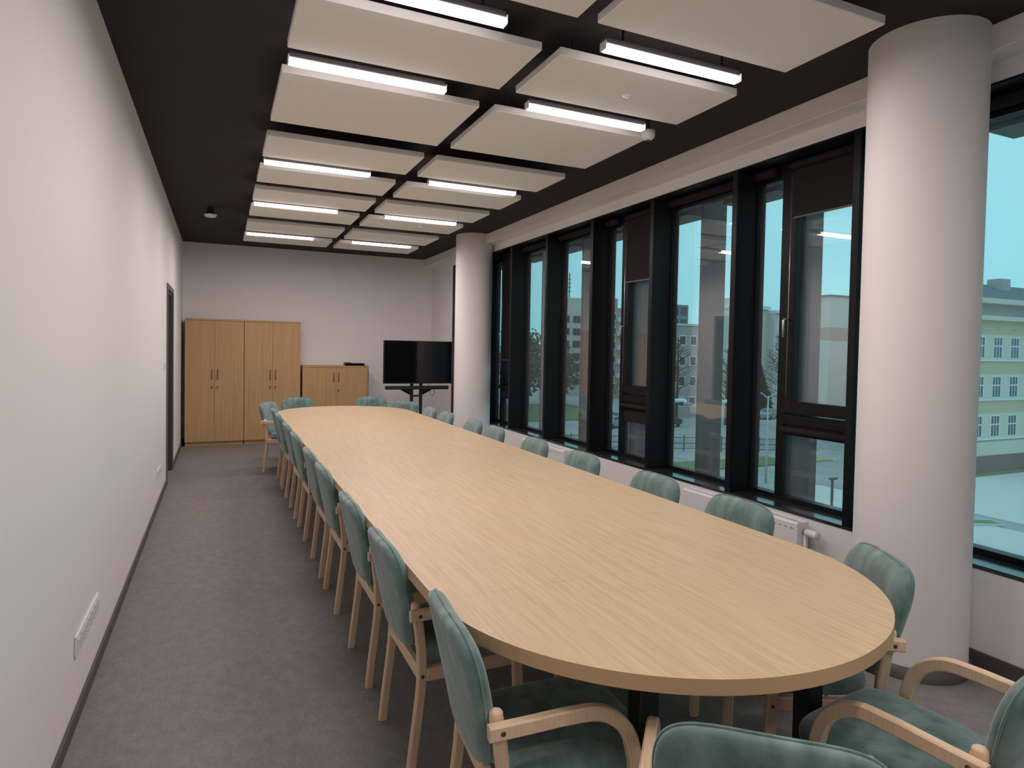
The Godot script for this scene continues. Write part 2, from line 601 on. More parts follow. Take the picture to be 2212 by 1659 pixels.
func fixed(w: Node, a: float, b: float, y0: float, y1: float) -> void:
	pbox("frame_stile", M.frame_dark, w, Vector3(GX - 0.03, y0, a - 0.012), Vector3(GX + 0.04, y1, a), 0.001)
	pbox("frame_stile", M.frame_dark, w, Vector3(GX - 0.03, y0, b), Vector3(GX + 0.04, y1, b + 0.012), 0.001)
	panes(w, a - 0.012, b + 0.012, y0, y1)

func blind_box(w: Node, a: float, b: float, y0: float) -> void:
	pbox("head_rail", M.frame_dark, w, Vector3(GX - 0.035, y0, b), Vector3(GX + 0.04, HEAD - 0.012, a), 0.002)
	var st := begin(1)
	tube(st, [Vector3(GX - 0.075, HEAD - 0.05, a - 0.03), Vector3(GX - 0.075, HEAD - 0.05, b + 0.03)], 0.032, 12)
	put(st, "blind_roller", M.blind, w)

func opening_bay(w: Node, a: float, b: float, blind_y: float) -> void:
	var m := a - 0.615               # near edge of the post
	var p := m - 0.06
	pbox("post", M.frame_dark, w, Vector3(GX - 0.04, SILL + 0.03, p), Vector3(GX + 0.04, HEAD - 0.012, m), 0.003)
	fixed(w, p, b, SILL + 0.03, 2.68)
	blind_box(w, p, b, 2.68)
	# tilting sash above the transom
	pbox("transom", M.frame_dark, w, Vector3(GX - 0.04, 1.01, m), Vector3(GX + 0.04, 1.08, a), 0.003)
	pbox("head_rail", M.frame_dark, w, Vector3(GX - 0.035, 2.72, m), Vector3(GX + 0.04, HEAD - 0.012, a), 0.003)
	var s := Node3D.new()
	s.name = "sash"
	w.add_child(s, true)
	pbox("stile", M.frame_dark, s, Vector3(GX - 0.055, 1.09, m + 0.004), Vector3(GX + 0.03, 2.71, m + 0.08), 0.004)
	pbox("stile", M.frame_dark, s, Vector3(GX - 0.055, 1.09, a - 0.08), Vector3(GX + 0.03, 2.71, a - 0.004), 0.004)
	pbox("rail", M.frame_dark, s, Vector3(GX - 0.055, 1.09, m + 0.08), Vector3(GX + 0.03, 1.17, a - 0.08), 0.004)
	pbox("rail", M.frame_dark, s, Vector3(GX - 0.055, 2.63, m + 0.08), Vector3(GX + 0.03, 2.71, a - 0.08), 0.004)
	for x in [GX, GX + 0.02]:
		pbox("pane", M.glass, s, Vector3(x - 0.003, 1.17, m + 0.08), Vector3(x + 0.003, 2.63, a - 0.08))
	var st := begin(1)
	tube(st, [Vector3(GX - 0.055, 1.72, m + 0.03), Vector3(GX - 0.095, 1.72, m + 0.03), Vector3(GX - 0.10, 1.71, m + 0.03), Vector3(GX - 0.10, 1.60, m + 0.03)], 0.009, 8)
	put(st, "handle", M.steel, s)
	# blind drawn part of the way
	var bl := Node3D.new()
	bl.name = "roller_blind"
	w.add_child(bl, true)
	pbox("sheet", M.blind, bl, Vector3(GX - 0.068, blind_y, m + 0.055), Vector3(GX - 0.064, 2.71, a - 0.03))
	pbox("bottom_bar", M.frame_grey, bl, Vector3(GX - 0.071, blind_y - 0.012, m + 0.055), Vector3(GX - 0.061, blind_y, a - 0.03), 0.002)
	st = begin(1)
	tube(st, [Vector3(GX - 0.075, 2.735, a - 0.03), Vector3(GX - 0.075, 2.735, m + 0.05)], 0.026, 12)
	put(st, "roller", M.blind, bl)
	st = begin(1)
	tube(st, [Vector3(GX - 0.075, 2.72, m + 0.045), Vector3(GX - 0.075, 1.2, m + 0.045)], 0.003, 6)
	put(st, "bead_chain", M.steel, bl)
	# lower light with its own roller
	panes(w, a, m, SILL + 0.03, 0.95)
	pbox("lower_rail", M.frame_dark, w, Vector3(GX - 0.03, 0.94, m), Vector3(GX + 0.04, 1.01, a), 0.002)
	st = begin(1)
	tube(st, [Vector3(GX - 0.065, 0.975, a - 0.01), Vector3(GX - 0.065, 0.975, m + 0.01)], 0.022, 12)
	put(st, "blind_roller", M.blind, w)
	if blind_y < 2.2:
		pbox("lower_blind", M.blind, w, Vector3(GX - 0.052, 0.83, m + 0.05), Vector3(GX - 0.048, 0.965, a - 0.03))

# ---------------------------------------------------------------- table
const TX := 1.82
const TR := 0.733
func table() -> void:
	var t := base("conference_table", Vector3(TX, 0, -4.62))
	tag(t, "long oak-veneer conference table with half-round ends", "table")
	var off := Vector3(-TX, 0, 4.62)
	var zs := [-1.79, -3.20, -4.62, -6.03, -7.45]
	var y0 := 0.707
	var y1 := 0.745
	var g := 0.0003
	for i in 6:
		var poly := PackedVector2Array()
		if i == 0 or i == 5:
			var cz: float = zs[0] if i == 0 else zs[4]
			var sg := 1.0 if i == 0 else -1.0
			for k in 49:
				var a := PI * k / 48.0
				poly.append(Vector2(TX + TR * cos(a), cz + sg * (g + TR * sin(a))))
		else:
			poly = PackedVector2Array([Vector2(TX - TR, zs[i - 1] - g), Vector2(TX + TR, zs[i - 1] - g), Vector2(TX + TR, zs[i] + g), Vector2(TX - TR, zs[i] + g)])
		for k in poly.size():
			poly[k] -= Vector2(TX, -4.62)
		var st := begin()
		prism(st, poly, y0, y1, true, false)
		var top := put(st, "table_top", M.oak_top, t)
		st = begin()
		prism(st, poly, y0, y1, false, true)
		put(st, "edge_band", M.oak_edge, top)
	# black square steel legs: pairs under the round ends, single ones under the joints
	var spots := [[1.52, -1.37], [2.12, -1.37], [1.82, -3.2], [1.82, -4.62], [1.82, -6.03], [1.52, -7.87], [2.12, -7.87]]
	for q in spots:
		var st := begin()
		span(st, Vector3(q[0] - 0.03, 0.0, q[1] - 0.03) + off, Vector3(q[0] + 0.03, y0 - 0.006, q[1] + 0.03) + off, 0.004)
		span(st, Vector3(q[0] - 0.09, y0 - 0.008, q[1] - 0.09) + off, Vector3(q[0] + 0.09, y0, q[1] + 0.09) + off, 0.001)
		put(st, "leg", M.black_metal, t)
	pbox("long_beam", M.black_metal, t, Vector3(1.80, 0.66, -6.4) + off, Vector3(1.84, y0, -2.8) + off, 0.003)

# ---------------------------------------------------------------- chairs
func chairs() -> void:
	var proto := make_chair()
	var ord := ["first", "second", "third", "fourth", "fifth", "sixth", "seventh", "eighth", "ninth"]
	var list := []
	var lz := [-1.60, -2.31, -2.98, -3.82, -4.43, -5.28, -5.97, -6.82, -7.38]
	for i in lz.size():
		list.append([1.105 if i > 0 else 1.118, lz[i], 1.0, 0.0 if i > 0 else 0.085, "green velvet wooden armchair, %s from the camera along the wall side of the table" % ord[i]])
	var rz := [-2.29, -2.93, -3.72, -4.44, -5.25, -5.77, -6.58, -7.17]
	for i in rz.size():
		list.append([2.675, rz[i], -1.0, 0.0, "green velvet wooden armchair, %s from the near column along the window side" % ord[i]])
	list.append([1.450, -0.885, 0.66, -0.75, "green velvet armchair seen from behind at the near end of the table"])
	list.append([2.25, -0.868, -0.14, -0.99, "green velvet armchair at the right edge, seat open to view"])
	list.append([2.55, -1.515, -0.88, -0.48, "green velvet armchair turned in beside the near white column"])
	list.append([1.45, -8.85, 0.12, 0.98, "green velvet chair at the far table end in front of the tall cupboards"])
	list.append([2.40, -8.80, -0.12, 0.98, "green velvet chair at the far table end in front of the low cabinet"])
	list.append([1.08, -8.20, 0.87, 0.49, "green velvet armchair at the far left corner, pulled out and turned"])
	list.append([2.62, -8.02, -0.75, 0.66, "green velvet chair at the far right corner in front of the television"])
	for i in list.size():
		var c: Array = list[i]
		var turn := atan2(-c[2], -c[3])
		var o: Node3D = proto
		if i == 0:
			o.position = Vector3(c[0], 0, c[1])
			o.rotation.y = turn
		else:
			o = copy(proto, "armchair", Vector3(c[0], 0, c[1]), turn)
		tag(o, c[4], "chair", "armchairs round the conference table")

# ---------------------------------------------------------------- ceiling
func ceiling_things() -> void:
	var rows := [[-1.84, -2.36], [-2.68, -3.18], [-3.465, -4.25], [-4.55, -5.065], [-5.38, -5.865], [-6.13, -6.63], [-6.91, -7.42], [-7.80, -8.41], [-8.72, -9.27], [-0.76, -1.54], [0.06, -0.44], [0.90, 0.34]]
	var ord := ["first", "second", "third", "fourth", "fifth", "sixth", "seventh", "eighth", "ninth", "tenth", "eleventh", "twelfth"]
	var cols := [[0.78, 1.84, "wall-side"], [1.935, 3.0, "window-side"]]
	var y := 2.85
	for c in cols:
		for i in rows.size():
			var r: Array = rows[i]
			var x0: float = c[0]
			var x1: float = c[1]
			var o := base("ceiling_panel", Vector3((x0 + x1) / 2, y, (r[0] + r[1]) / 2))
			var hx := (x1 - x0) / 2
			var hz: float = (r[0] - r[1]) / 2
			pbox("board", M.acoustic, o, Vector3(-hx, 0, -hz), Vector3(hx, 0.04, hz), 0.003)
			for sx in [-1, 1]:
				for sz in [-1, 1]:
					pbox("hanger", M.black_metal, o, Vector3(sx * (hx - 0.12) - 0.004, 0.04, sz * (hz - 0.1) - 0.004), Vector3(sx * (hx - 0.12) + 0.004, CEIL - y, sz * (hz - 0.1) + 0.004))
			var lab := "white hanging acoustic ceiling panel, %s from the camera in the %s row" % [ord[i], c[2]]
			if i >= 9:
				lab = "white acoustic ceiling panel behind the camera, %s row, place %d" % [c[2], i - 8]
			tag(o, lab, "panel", "hanging acoustic ceiling panels")
	# linear lamps
	var lz := [-2.50, -3.285, -5.15, -6.70, -8.53, -0.60, 1.10]
	for c in [[0.796, 1.574, "wall-side"], [2.055, 2.83, "window-side"]]:
		for i in lz.size():
			var x0: float = c[0]
			var x1: float = c[1]
			var hx := (x1 - x0) / 2
			var o := base("ceiling_lamp", Vector3((x0 + x1) / 2, 2.82, lz[i]))
			pbox("diffuser", M.lamp_glow, o, Vector3(-hx, 0, -0.026), Vector3(hx, 0.026, 0.026), 0.006)
			pbox("housing", M.frame_grey, o, Vector3(-hx, 0.0265, -0.020), Vector3(hx, 0.055, 0.020), 0.003)
			pbox("end_cap", M.white_plastic, o, Vector3(-hx - 0.005, 0.0, -0.026), Vector3(-hx, 0.04, 0.026), 0.002)
			pbox("end_cap", M.white_plastic, o, Vector3(hx, 0.0, -0.026), Vector3(hx + 0.005, 0.04, 0.026), 0.002)
			for s in [-1, 1]:
				pbox("hanger", M.black_metal, o, Vector3(s * (hx - 0.1) - 0.004, 0.055, -0.004), Vector3(s * (hx - 0.1) + 0.004, CEIL - 2.82, 0.004))
			var l := AreaLight3D.new()
			l.name = "lamp_light"
			o.add_child(l, true)
			l.position = Vector3(0, -0.004, 0)
			l.rotation.x = -PI / 2
			l.area_size = Vector2(x1 - x0, 0.05)
			l.light_color = Color(1.0, 0.945, 0.945)
			l.light_energy = [0.78, 0.74, 1.05, 1.25, 1.7, 0.95, 0.9][i]
			l.area_range = 20.0
			l.shadow_enabled = true
			var lab := "glowing linear ceiling lamp, %s from the camera in the %s row" % [ord[i], c[2]]
			if i >= 5:
				lab = "linear ceiling lamp %s the camera, %s row" % [["above", "behind"][i - 5], c[2]]
			tag(o, lab, "lamp", "linear lamps between the ceiling panels")
	# smoke detectors and sensor
	var d := base("smoke_detector", Vector3(0.405, CEIL, -7.90))
	var st := begin(1)
	lathe(st, [[0.0, -0.115], [0.05, -0.112], [0.062, -0.095], [0.062, -0.085]], 24)
	put(st, "head", M.white_plastic, d)
	st = begin(1)
	lathe(st, [[0.062, -0.085], [0.045, -0.08], [0.03, 0.0]], 24)
	put(st, "socket", M.ceiling_dark, d)
	tag(d, "small round white smoke detector on the dark ceiling near the left wall", "detector")
	d = base("motion_sensor", Vector3(2.975, 2.885, -3.43))
	st = begin(1)
	lathe(st, [[0.0, -0.06], [0.025, -0.055], [0.042, -0.04], [0.045, -0.02], [0.045, 0.0], [0.0, 0.0]], 24)
	put(st, "dome", M.white_plastic, d)
	st = begin(1)
	lathe(st, [[0.0, -0.0615], [0.014, -0.061], [0.014, -0.055]], 16)
	put(st, "lens", M.frame_grey, d)
	pbox("rod", M.black_metal, d, Vector3(-0.004, 0, -0.004), Vector3(0.004, CEIL - 2.885, 0.004))
	tag(d, "round white sensor at the corner of a window-side ceiling panel", "sensor")
	for k in 2:
		d = base("sprinkler_head", [Vector3(2.48, 2.85, -2.94), Vector3(2.55, 2.85, -7.1)][k])
		st = begin(1)
		lathe(st, [[0.0, -0.012], [0.012, -0.011], [0.015, -0.004], [0.024, -0.002], [0.024, 0.0]], 16)
		put(st, "rosette", M.white_plastic, d)
		tag(d, ["tiny white sprinkler rosette under a near window-side panel", "tiny white sprinkler rosette under a far window-side panel"][k], "sprinkler")

# ---------------------------------------------------------------- far end furniture
func handle_pair(door: Node, x: float, y0: float, y1: float, z: float, key_y: float, has_key := true) -> void:
	var st := begin(1)
	tube(st, [Vector3(x, y0, z), Vector3(x, y0, z + 0.026), Vector3(x, y0 + 0.006, z + 0.03), Vector3(x, y1 - 0.006, z + 0.03), Vector3(x, y1, z + 0.026), Vector3(x, y1, z)], 0.006, 8)
	put(st, "handle", M.handle_metal, door)
	if has_key:
		st = begin(1)
		tube(st, [Vector3(x, key_y, z), Vector3(x, key_y, z + 0.006)], 0.011, 12)
		span(st, Vector3(x - 0.003, key_y - 0.03, z + 0.006), Vector3(x + 0.003, key_y + 0.005, z + 0.02), 0.001)
		put(st, "lock", M.handle_metal, door)

func cupboard(called: String, x0: float, x1: float, h: float, hy: Array, ky: float, keys: Array) -> Node3D:
	var zf := -10.35
	var o := base(called, Vector3((x0 + x1) / 2, 0, BACK + 0.21))
	var dz := zf - (BACK + 0.21)
	var hx := (x1 - x0) / 2
	var zb := -0.19
	pbox("plinth", M.oak_front, o, Vector3(-hx + 0.004, 0, zb), Vector3(hx - 0.004, 0.06, dz - 0.03), 0.002)
	pbox("body", M.oak_front, o, Vector3(-hx, 0.06, zb), Vector3(hx, h - 0.025, dz - 0.02), 0.002)
	pbox("top_board", M.oak_front, o, Vector3(-hx, h - 0.025, zb), Vector3(hx, h, dz), 0.002)
	for s in [-1.0, 1.0]:
		var a := Vector3(0.0012 if s > 0 else -hx + 0.002, 0.062, dz - 0.019)
		var b := Vector3(hx - 0.002 if s > 0 else -0.0012, h - 0.028, dz)
		var st := begin()
		span(st, a, b, 0.0015)
		var d := put(st, "door", M.oak_front, o)
		handle_pair(d, s * 0.038, hy[0], hy[1], dz, ky, keys[0 if s < 0 else 1])
	return o

func back_wall_things() -> void:
	tag(cupboard("tall_cupboard", 0.05, 0.835, 1.85, [0.98, 1.12], 0.86, [true, true]), "tall light oak double-door cupboard next to the left wall", "cupboard", "tall oak cupboards")
	tag(cupboard("tall_cupboard", 0.839, 1.635, 1.85, [0.97, 1.11], 0.855, [true, true]), "tall light oak double-door cupboard beside the low cabinet", "cupboard", "tall oak cupboards")
	tag(cupboard("low_cabinet", 1.665, 2.67, 1.18, [0.935, 1.07], 0.80, [false, true]), "low light oak double-door cabinet between cupboard and television", "cabinet")
	# black box on the low cabinet
	var o := base("media_box", Vector3(2.47, 1.18, -10.50))
	pbox("case", M.black_plastic, o, Vector3(-0.15, 0.006, -0.1), Vector3(0.15, 0.04, 0.1), 0.003)
	pbox("front_panel", M.screen_off, o, Vector3(-0.145, 0.009, 0.1), Vector3(0.145, 0.037, 0.103))
	pbox("lid", M.black_plastic, o, Vector3(-0.15, 0.04, -0.1), Vector3(-0.06, 0.05, 0.1), 0.002)
	for sx in [-1, 1]:
		for sz in [-1, 1]:
			pbox("foot", M.black_plastic, o, Vector3(sx * 0.12 - 0.01, 0, sz * 0.08 - 0.01), Vector3(sx * 0.12 + 0.01, 0.006, sz * 0.08 + 0.01))
	tag(o, "flat black media box lying on the low oak cabinet", "media box")
	# cable hanging at the end of the low cabinet
	var st := begin(1)
	var pts := []
	for p in [[2.62, 1.186, -10.44], [2.668, 1.187, -10.42], [2.682, 1.17, -10.42], [2.686, 1.10, -10.42], [2.684, 0.8, -10.42], [2.682, 0.5, -10.43], [2.684, 0.15, -10.45], [2.69, 0.006, -10.5], [2.76, 0.006, -10.6]]:
		pts.append(Vector3(p[0], p[1], p[2]))
	tube(st, pts, 0.0045, 6)
	tag(put(st, "power_cable", M.black_plastic), "thin dark cable hanging down the end of the low cabinet", "cable")
	# television on its stand
	var tv := base("television", Vector3(3.11, 0.97, -9.02))
	pbox("casing", M.black_plastic, tv, Vector3(-0.505, 0.0, -0.035), Vector3(0.505, 0.615, 0.0), 0.004)
	pbox("screen", M.screen_off, tv, Vector3(-0.492, 0.018, 0.0), Vector3(0.492, 0.604, 0.003))
	pbox("back_box", M.black_plastic, tv, Vector3(-0.3, 0.06, -0.075), Vector3(0.3, 0.40, -0.035), 0.01)
	tag(tv, "large black flat television, switched off, beside the far column", "television")
	var s := base("television_stand", Vector3(3.11, 0, -9.12))
	for sx in [-1.0, 1.0]:
		pbox("upright", M.black_metal, s, Vector3(sx * 0.068 - 0.02, 0.09, -0.02), Vector3(sx * 0.068 + 0.02, 1.35, 0.02), 0.003)
		pbox("base_leg", M.black_metal, s, Vector3(sx * 0.36 - 0.025, 0.06, -0.33), Vector3(sx * 0.36 + 0.025, 0.10, 0.33), 0.005)
		for sz in [-1.0, 1.0]:
			st = begin(1)
			tube(st, [Vector3(sx * 0.36 - 0.012, 0.03, sz * 0.29), Vector3(sx * 0.36 + 0.012, 0.03, sz * 0.29)], 0.03, 16)
			put(st, "castor", M.black_plastic, s)
	pbox("base_beam", M.black_metal, s, Vector3(-0.335, 0.06, -0.03), Vector3(0.335, 0.10, 0.03), 0.003)
	pbox("cross_bar", M.black_metal, s, Vector3(-0.048, 0.775, -0.012), Vector3(0.048, 0.80, 0.012), 0.003)
	pbox("cross_bar", M.black_metal, s, Vector3(-0.048, 0.885, -0.012), Vector3(0.048, 0.93, 0.012), 0.003)
	pbox("mount_plate", M.black_metal, s, Vector3(-0.22, 1.05, 0.02), Vector3(0.22, 1.33, 0.026), 0.002)
	for sx in [-1.0, 1.0]:
		st = begin()
		var q := [Vector3(sx * 0.088, 0.80, 0.0), Vector3(sx * 0.088, 0.885, 0.0), Vector3(sx * 0.24, 0.885, 0.0), Vector3(sx * 0.22, 0.868, 0.0), Vector3(sx * 0.13, 0.85, 0.0)]
		for k in range(1, 4):
			for dz in [-0.012, 0.012]:
				tri(st, q[0] + Vector3(0, 0, dz), q[k] + Vector3(0, 0, dz), q[k + 1] + Vector3(0, 0, dz), Vector3(0, 0, dz))
		for k in 5:
			var a: Vector3 = q[k]
			var b: Vector3 = q[(k + 1) % 5]
			quad(st, a + Vector3(0, 0, -0.012), b + Vector3(0, 0, -0.012), b + Vector3(0, 0, 0.012), a + Vector3(0, 0, 0.012), (a + b) / 2 - Vector3(sx * 0.15, 0.86, 0))
		put(st, "shelf_bracket", M.black_metal, s)
	tag(s, "black twin-post wheeled stand carrying the television", "stand")
	var sb := base("soundbar", Vector3(3.11, 0.885, -9.06))
	pbox("case", M.black_plastic, sb, Vector3(-0.465, 0.0, -0.04), Vector3(0.465, 0.052, 0.04), 0.008)
	pbox("grille", M.black_metal, sb, Vector3(-0.455, 0.006, 0.04), Vector3(0.455, 0.046, 0.043))
	tag(sb, "long thin black soundbar under the television", "soundbar")
	for k in 2:
		st = begin(1)
		var x0: float = [3.30, 3.13][k]
		tube(st, [Vector3(x0, 0.99, -9.10), Vector3(x0 - 0.01, 0.93, -9.108), Vector3(x0 + 0.02, 0.82, -9.11), Vector3(x0 + 0.05, 0.78, -9.11), Vector3(x0 + 0.09, 0.83, -9.11), Vector3(x0 + 0.07, 0.89, -9.108)], 0.004, 6)
		if k == 0:
			tag(put(st, "television_cable", M.black_plastic), "loose dark cable looping below the television", "cable")

# ---------------------------------------------------------------- radiators, sockets
func radiator(zn: float, zf: float, label: String) -> void:
	var o := base("radiator", Vector3(WX, 0.12, (zn + zf) / 2))
	var h := (zn - zf) / 2
	pbox("front_panel", M.white_enamel, o, Vector3(-0.125, 0.0, -h), Vector3(-0.108, 0.335, h), 0.004)
	pbox("back_panel", M.white_enamel, o, Vector3(-0.045, 0.0, -h + 0.01), Vector3(-0.03, 0.335, h - 0.01), 0.004)
	for s in [-1.0, 1.0]:
		pbox("side_cover", M.white_enamel, o, Vector3(-0.126, 0.0, s * h - 0.004), Vector3(-0.03, 0.342, s * h + 0.004), 0.002)
		pbox("bracket", M.white_enamel, o, Vector3(-0.03, 0.05, s * (h - 0.15) - 0.015), Vector3(0.0, 0.30, s * (h - 0.15) + 0.015), 0.002)
	# top grille of narrow bars
	var n := int(h * 2 / 0.03)
	for k in n:
		var z := -h + (k + 0.5) * 2 * h / n
		pbox("grille_bar", M.white_enamel, o, Vector3(-0.108, 0.330, z - 0.005), Vector3(-0.045, 0.336, z + 0.005))
	pbox("grille_rim", M.white_enamel, o, Vector3(-0.112, 0.326, -h), Vector3(-0.104, 0.342, h), 0.002)
	pbox("grille_rim", M.white_enamel, o, Vector3(-0.05, 0.326, -h), Vector3(-0.042, 0.342, h), 0.002)
	for k in 12:
		pbox("slot", M.frame_grey, o, Vector3(-0.1265, 0.300, h - 0.05 - k * 0.045), Vector3(-0.1245, 0.304, h - 0.03 - k * 0.045))
	# thermostat head
	var st := begin(1)
	tube(st, [Vector3(-0.075, 0.285, h + 0.004), Vector3(-0.075, 0.285, h + 0.03)], 0.014, 12)
	put(st, "valve", M.steel, o)
	st = begin(1)
	tube(st, [Vector3(-0.075, 0.285, h + 0.028), Vector3(-0.075, 0.285, h + 0.034), Vector3(-0.075, 0.285, h + 0.10), Vector3(-0.075, 0.285, h + 0.105)], 0.024, 16)
	put(st, "thermostat_knob", M.white_plastic, o)
	st = begin(1)
	tube(st, [Vector3(-0.075, 0.285, h + 0.016), Vector3(-0.075, 0.0, h + 0.016), Vector3(-0.075, -0.12, h + 0.016)], 0.009, 8)
	put(st, "pipe", M.white_enamel, o)
	tag(o, label, "radiator", "panel radiators below the windows")

func sockets(z: float, n: int, label: String) -> void:
	# a row of sockets low on the left wall, running away from the camera from z
	var o := base("power_socket", Vector3(0, 0.30, z))
	var w := 0.071
	pbox("plate", M.white_plastic, o, Vector3(0, -0.042, -n * w), Vector3(0.010, 0.042, 0), 0.003)
	for k in n:
		var c := -(k + 0.5) * w
		var so := pbox("insert", M.white_plastic, o, Vector3(0.010, -0.028, c - 0.028), Vector3(0.0125, 0.028, c + 0.028), 0.002)
		var st := begin(1)
		for dy in [-0.0095, 0.0095]:
			tube(st, [Vector3(0.0125, dy, c), Vector3(0.0132, dy, c)], 0.003, 8)
		put(st, "contact_hole", M.black_plastic, so)
	tag(o, label, "socket")

func wall_things() -> void:
	radiator(-2.83, -3.90, "white panel radiator under the windows next to the near column")
	radiator(-5.75, -6.75, "white panel radiator farther along, under the middle windows")
	var sw := base("light_switch", Vector3(0, 1.25, -7.30))
	pbox("plate", M.white_plastic, sw, Vector3(0, -0.041, -0.041), Vector3(0.009, 0.041, 0.041), 0.003)
	pbox("rocker", M.white_plastic, sw, Vector3(0.009, -0.027, -0.027), Vector3(0.014, 0.027, 0.027), 0.002)
	tag(sw, "small white light switch on the left wall beside the door", "switch")
	sockets(-2.93, 7, "long row of white power sockets low on the left wall, near the camera")
	sockets(-6.50, 5, "shorter row of white power sockets low on the left wall, near the door")

# ---------------------------------------------------------------- outdoors
const GY := -7.9

func facade(o: Node3D, w: float, d: float, h: float, wall: Material) -> void:
	pbox("wall", wall, o, Vector3(0, 0, -d), Vector3(w, h, 0), 0.0)

func far_window(o: Node, x: float, y: float, w: float, h: float, cols: int, cross: float) -> void:
	# x is the left edge and y the bottom; the facade is the plane z = 0
	var p := pbox("window", M.white_trim, o, Vector3(x, y, 0.0), Vector3(x + w, y + h, 0.05))
	var cw := (w - 0.12) / cols
	for k in cols:
		for r in 2:
			var y0 := y + 0.08 if r == 0 else y + h * cross + 0.05
			var y1 := y + h * cross - 0.05 if r == 0 else y + h - 0.08
			if cross <= 0.0:
				if r == 1:
					continue
				y0 = y + 0.08
				y1 = y + h - 0.08
			pbox("pane", M.far_pane, p, Vector3(x + 0.06 + k * cw + 0.05, y0, 0.05), Vector3(x + 0.06 + (k + 1) * cw - 0.05, y1, 0.06))

func tree_bare(where: Vector3, h: float, sd: int, label: String) -> void:
	var rng := RandomNumberGenerator.new()
	rng.seed = sd
	var o := base("bare_tree", where)
	var st := begin(1)
	tube(st, [Vector3.ZERO, Vector3(0.1, h * 0.4, 0), Vector3(0, h * 0.75, 0.1), Vector3(0.1, h, 0)], 0.22, 7, 0.03)
	put(st, "trunk", M.bark, o)
	st = begin(1)
	for k in 46:
		var y := h * rng.randf_range(0.28, 0.97)
		var a := rng.randf() * TAU
		var l := (h - y) * 0.42 + 0.6
		var d := Vector3(cos(a), rng.randf_range(0.3, 0.9), sin(a)).normalized()
		var s := Vector3(0.05, y, 0.05)
		var e := s + d * l
		tube(st, [s, s.lerp(e, 0.5) + Vector3(0, 0.1, 0), e], 0.06, 4, 0.015)
		for j in 4:
			var q := s.lerp(e, rng.randf_range(0.4, 1.0))
			var g := Vector3(rng.randfn(), rng.randfn() + 0.6, rng.randfn()).normalized() * l * 0.4
			tube(st, [q, q + g], 0.025, 3, 0.008)
	var b := put(st, "branches", M.bark, o)
	b.set_meta("kind", "stuff")
	tag(o, label, "tree")

func conifer(where: Vector3, h: float, r: float, sd: int, called: String, label: String, m: Material) -> void:
	var rng := RandomNumberGenerator.new()
	rng.seed = sd
	var o := base(called, where)
	var st := begin(1)
	tube(st, [Vector3.ZERO, Vector3(0, h * 0.95, 0)], 0.16, 6, 0.03)
	put(st, "trunk", M.bark, o)
	st = begin()
	var n := 420
	for k in n:
		var t := pow(float(k) / n, 0.8)
		var y := h * (0.08 + 0.9 * t)
		var a := k * 2.39996
		var l := r * (1.0 - t) * rng.randf_range(0.75, 1.1) + 0.12
		var d := Vector3(cos(a), -0.28, sin(a)).normalized()
		var s := Vector3(-d.z, 0, d.x).normalized() * l * 0.22
		var c := Vector3(0, y, 0)
		var e := c + d * l
		var m1 := c + d * l * 0.55
		tri(st, c, m1 + s, e, Vector3.UP)
		tri(st, c, e, m1 - s, Vector3.UP)
		tri(st, c, m1 + Vector3(0, -l * 0.2, 0), e, s)
	var f := put(st, "foliage", m, o)
	f.set_meta("kind", "stuff")
	tag(o, label, "tree")

func crown(where: Vector3, h: float, r: float, sd: int, label: String) -> void:
	var rng := RandomNumberGenerator.new()
	rng.seed = sd
	var o := base("leafy_tree", where)
	var st := begin(1)
	tube(st, [Vector3.ZERO, Vector3(0, h * 0.6, 0)], 0.2, 6, 0.1)
	put(st, "trunk", M.bark, o)
	st = begin()
	for k in 1000:
		var d := Vector3(rng.randfn(), rng.randfn(), rng.randfn()).normalized()
		var p := Vector3(0, h * 0.58, 0) + d * Vector3(r, h * 0.42, r) * pow(rng.randf(), 0.33)
		var u := Vector3(rng.randfn(), rng.randfn(), rng.randfn()).normalized() * r * 0.085
		var v := u.cross(d).normalized() * r * 0.07
		tri(st, p - u, p + u, p + v, d)
		tri(st, p - u, p + u, p - v, d)
	var f := put(st, "foliage", M.hedge, o)
	f.set_meta("kind", "stuff")
	tag(o, label, "tree")

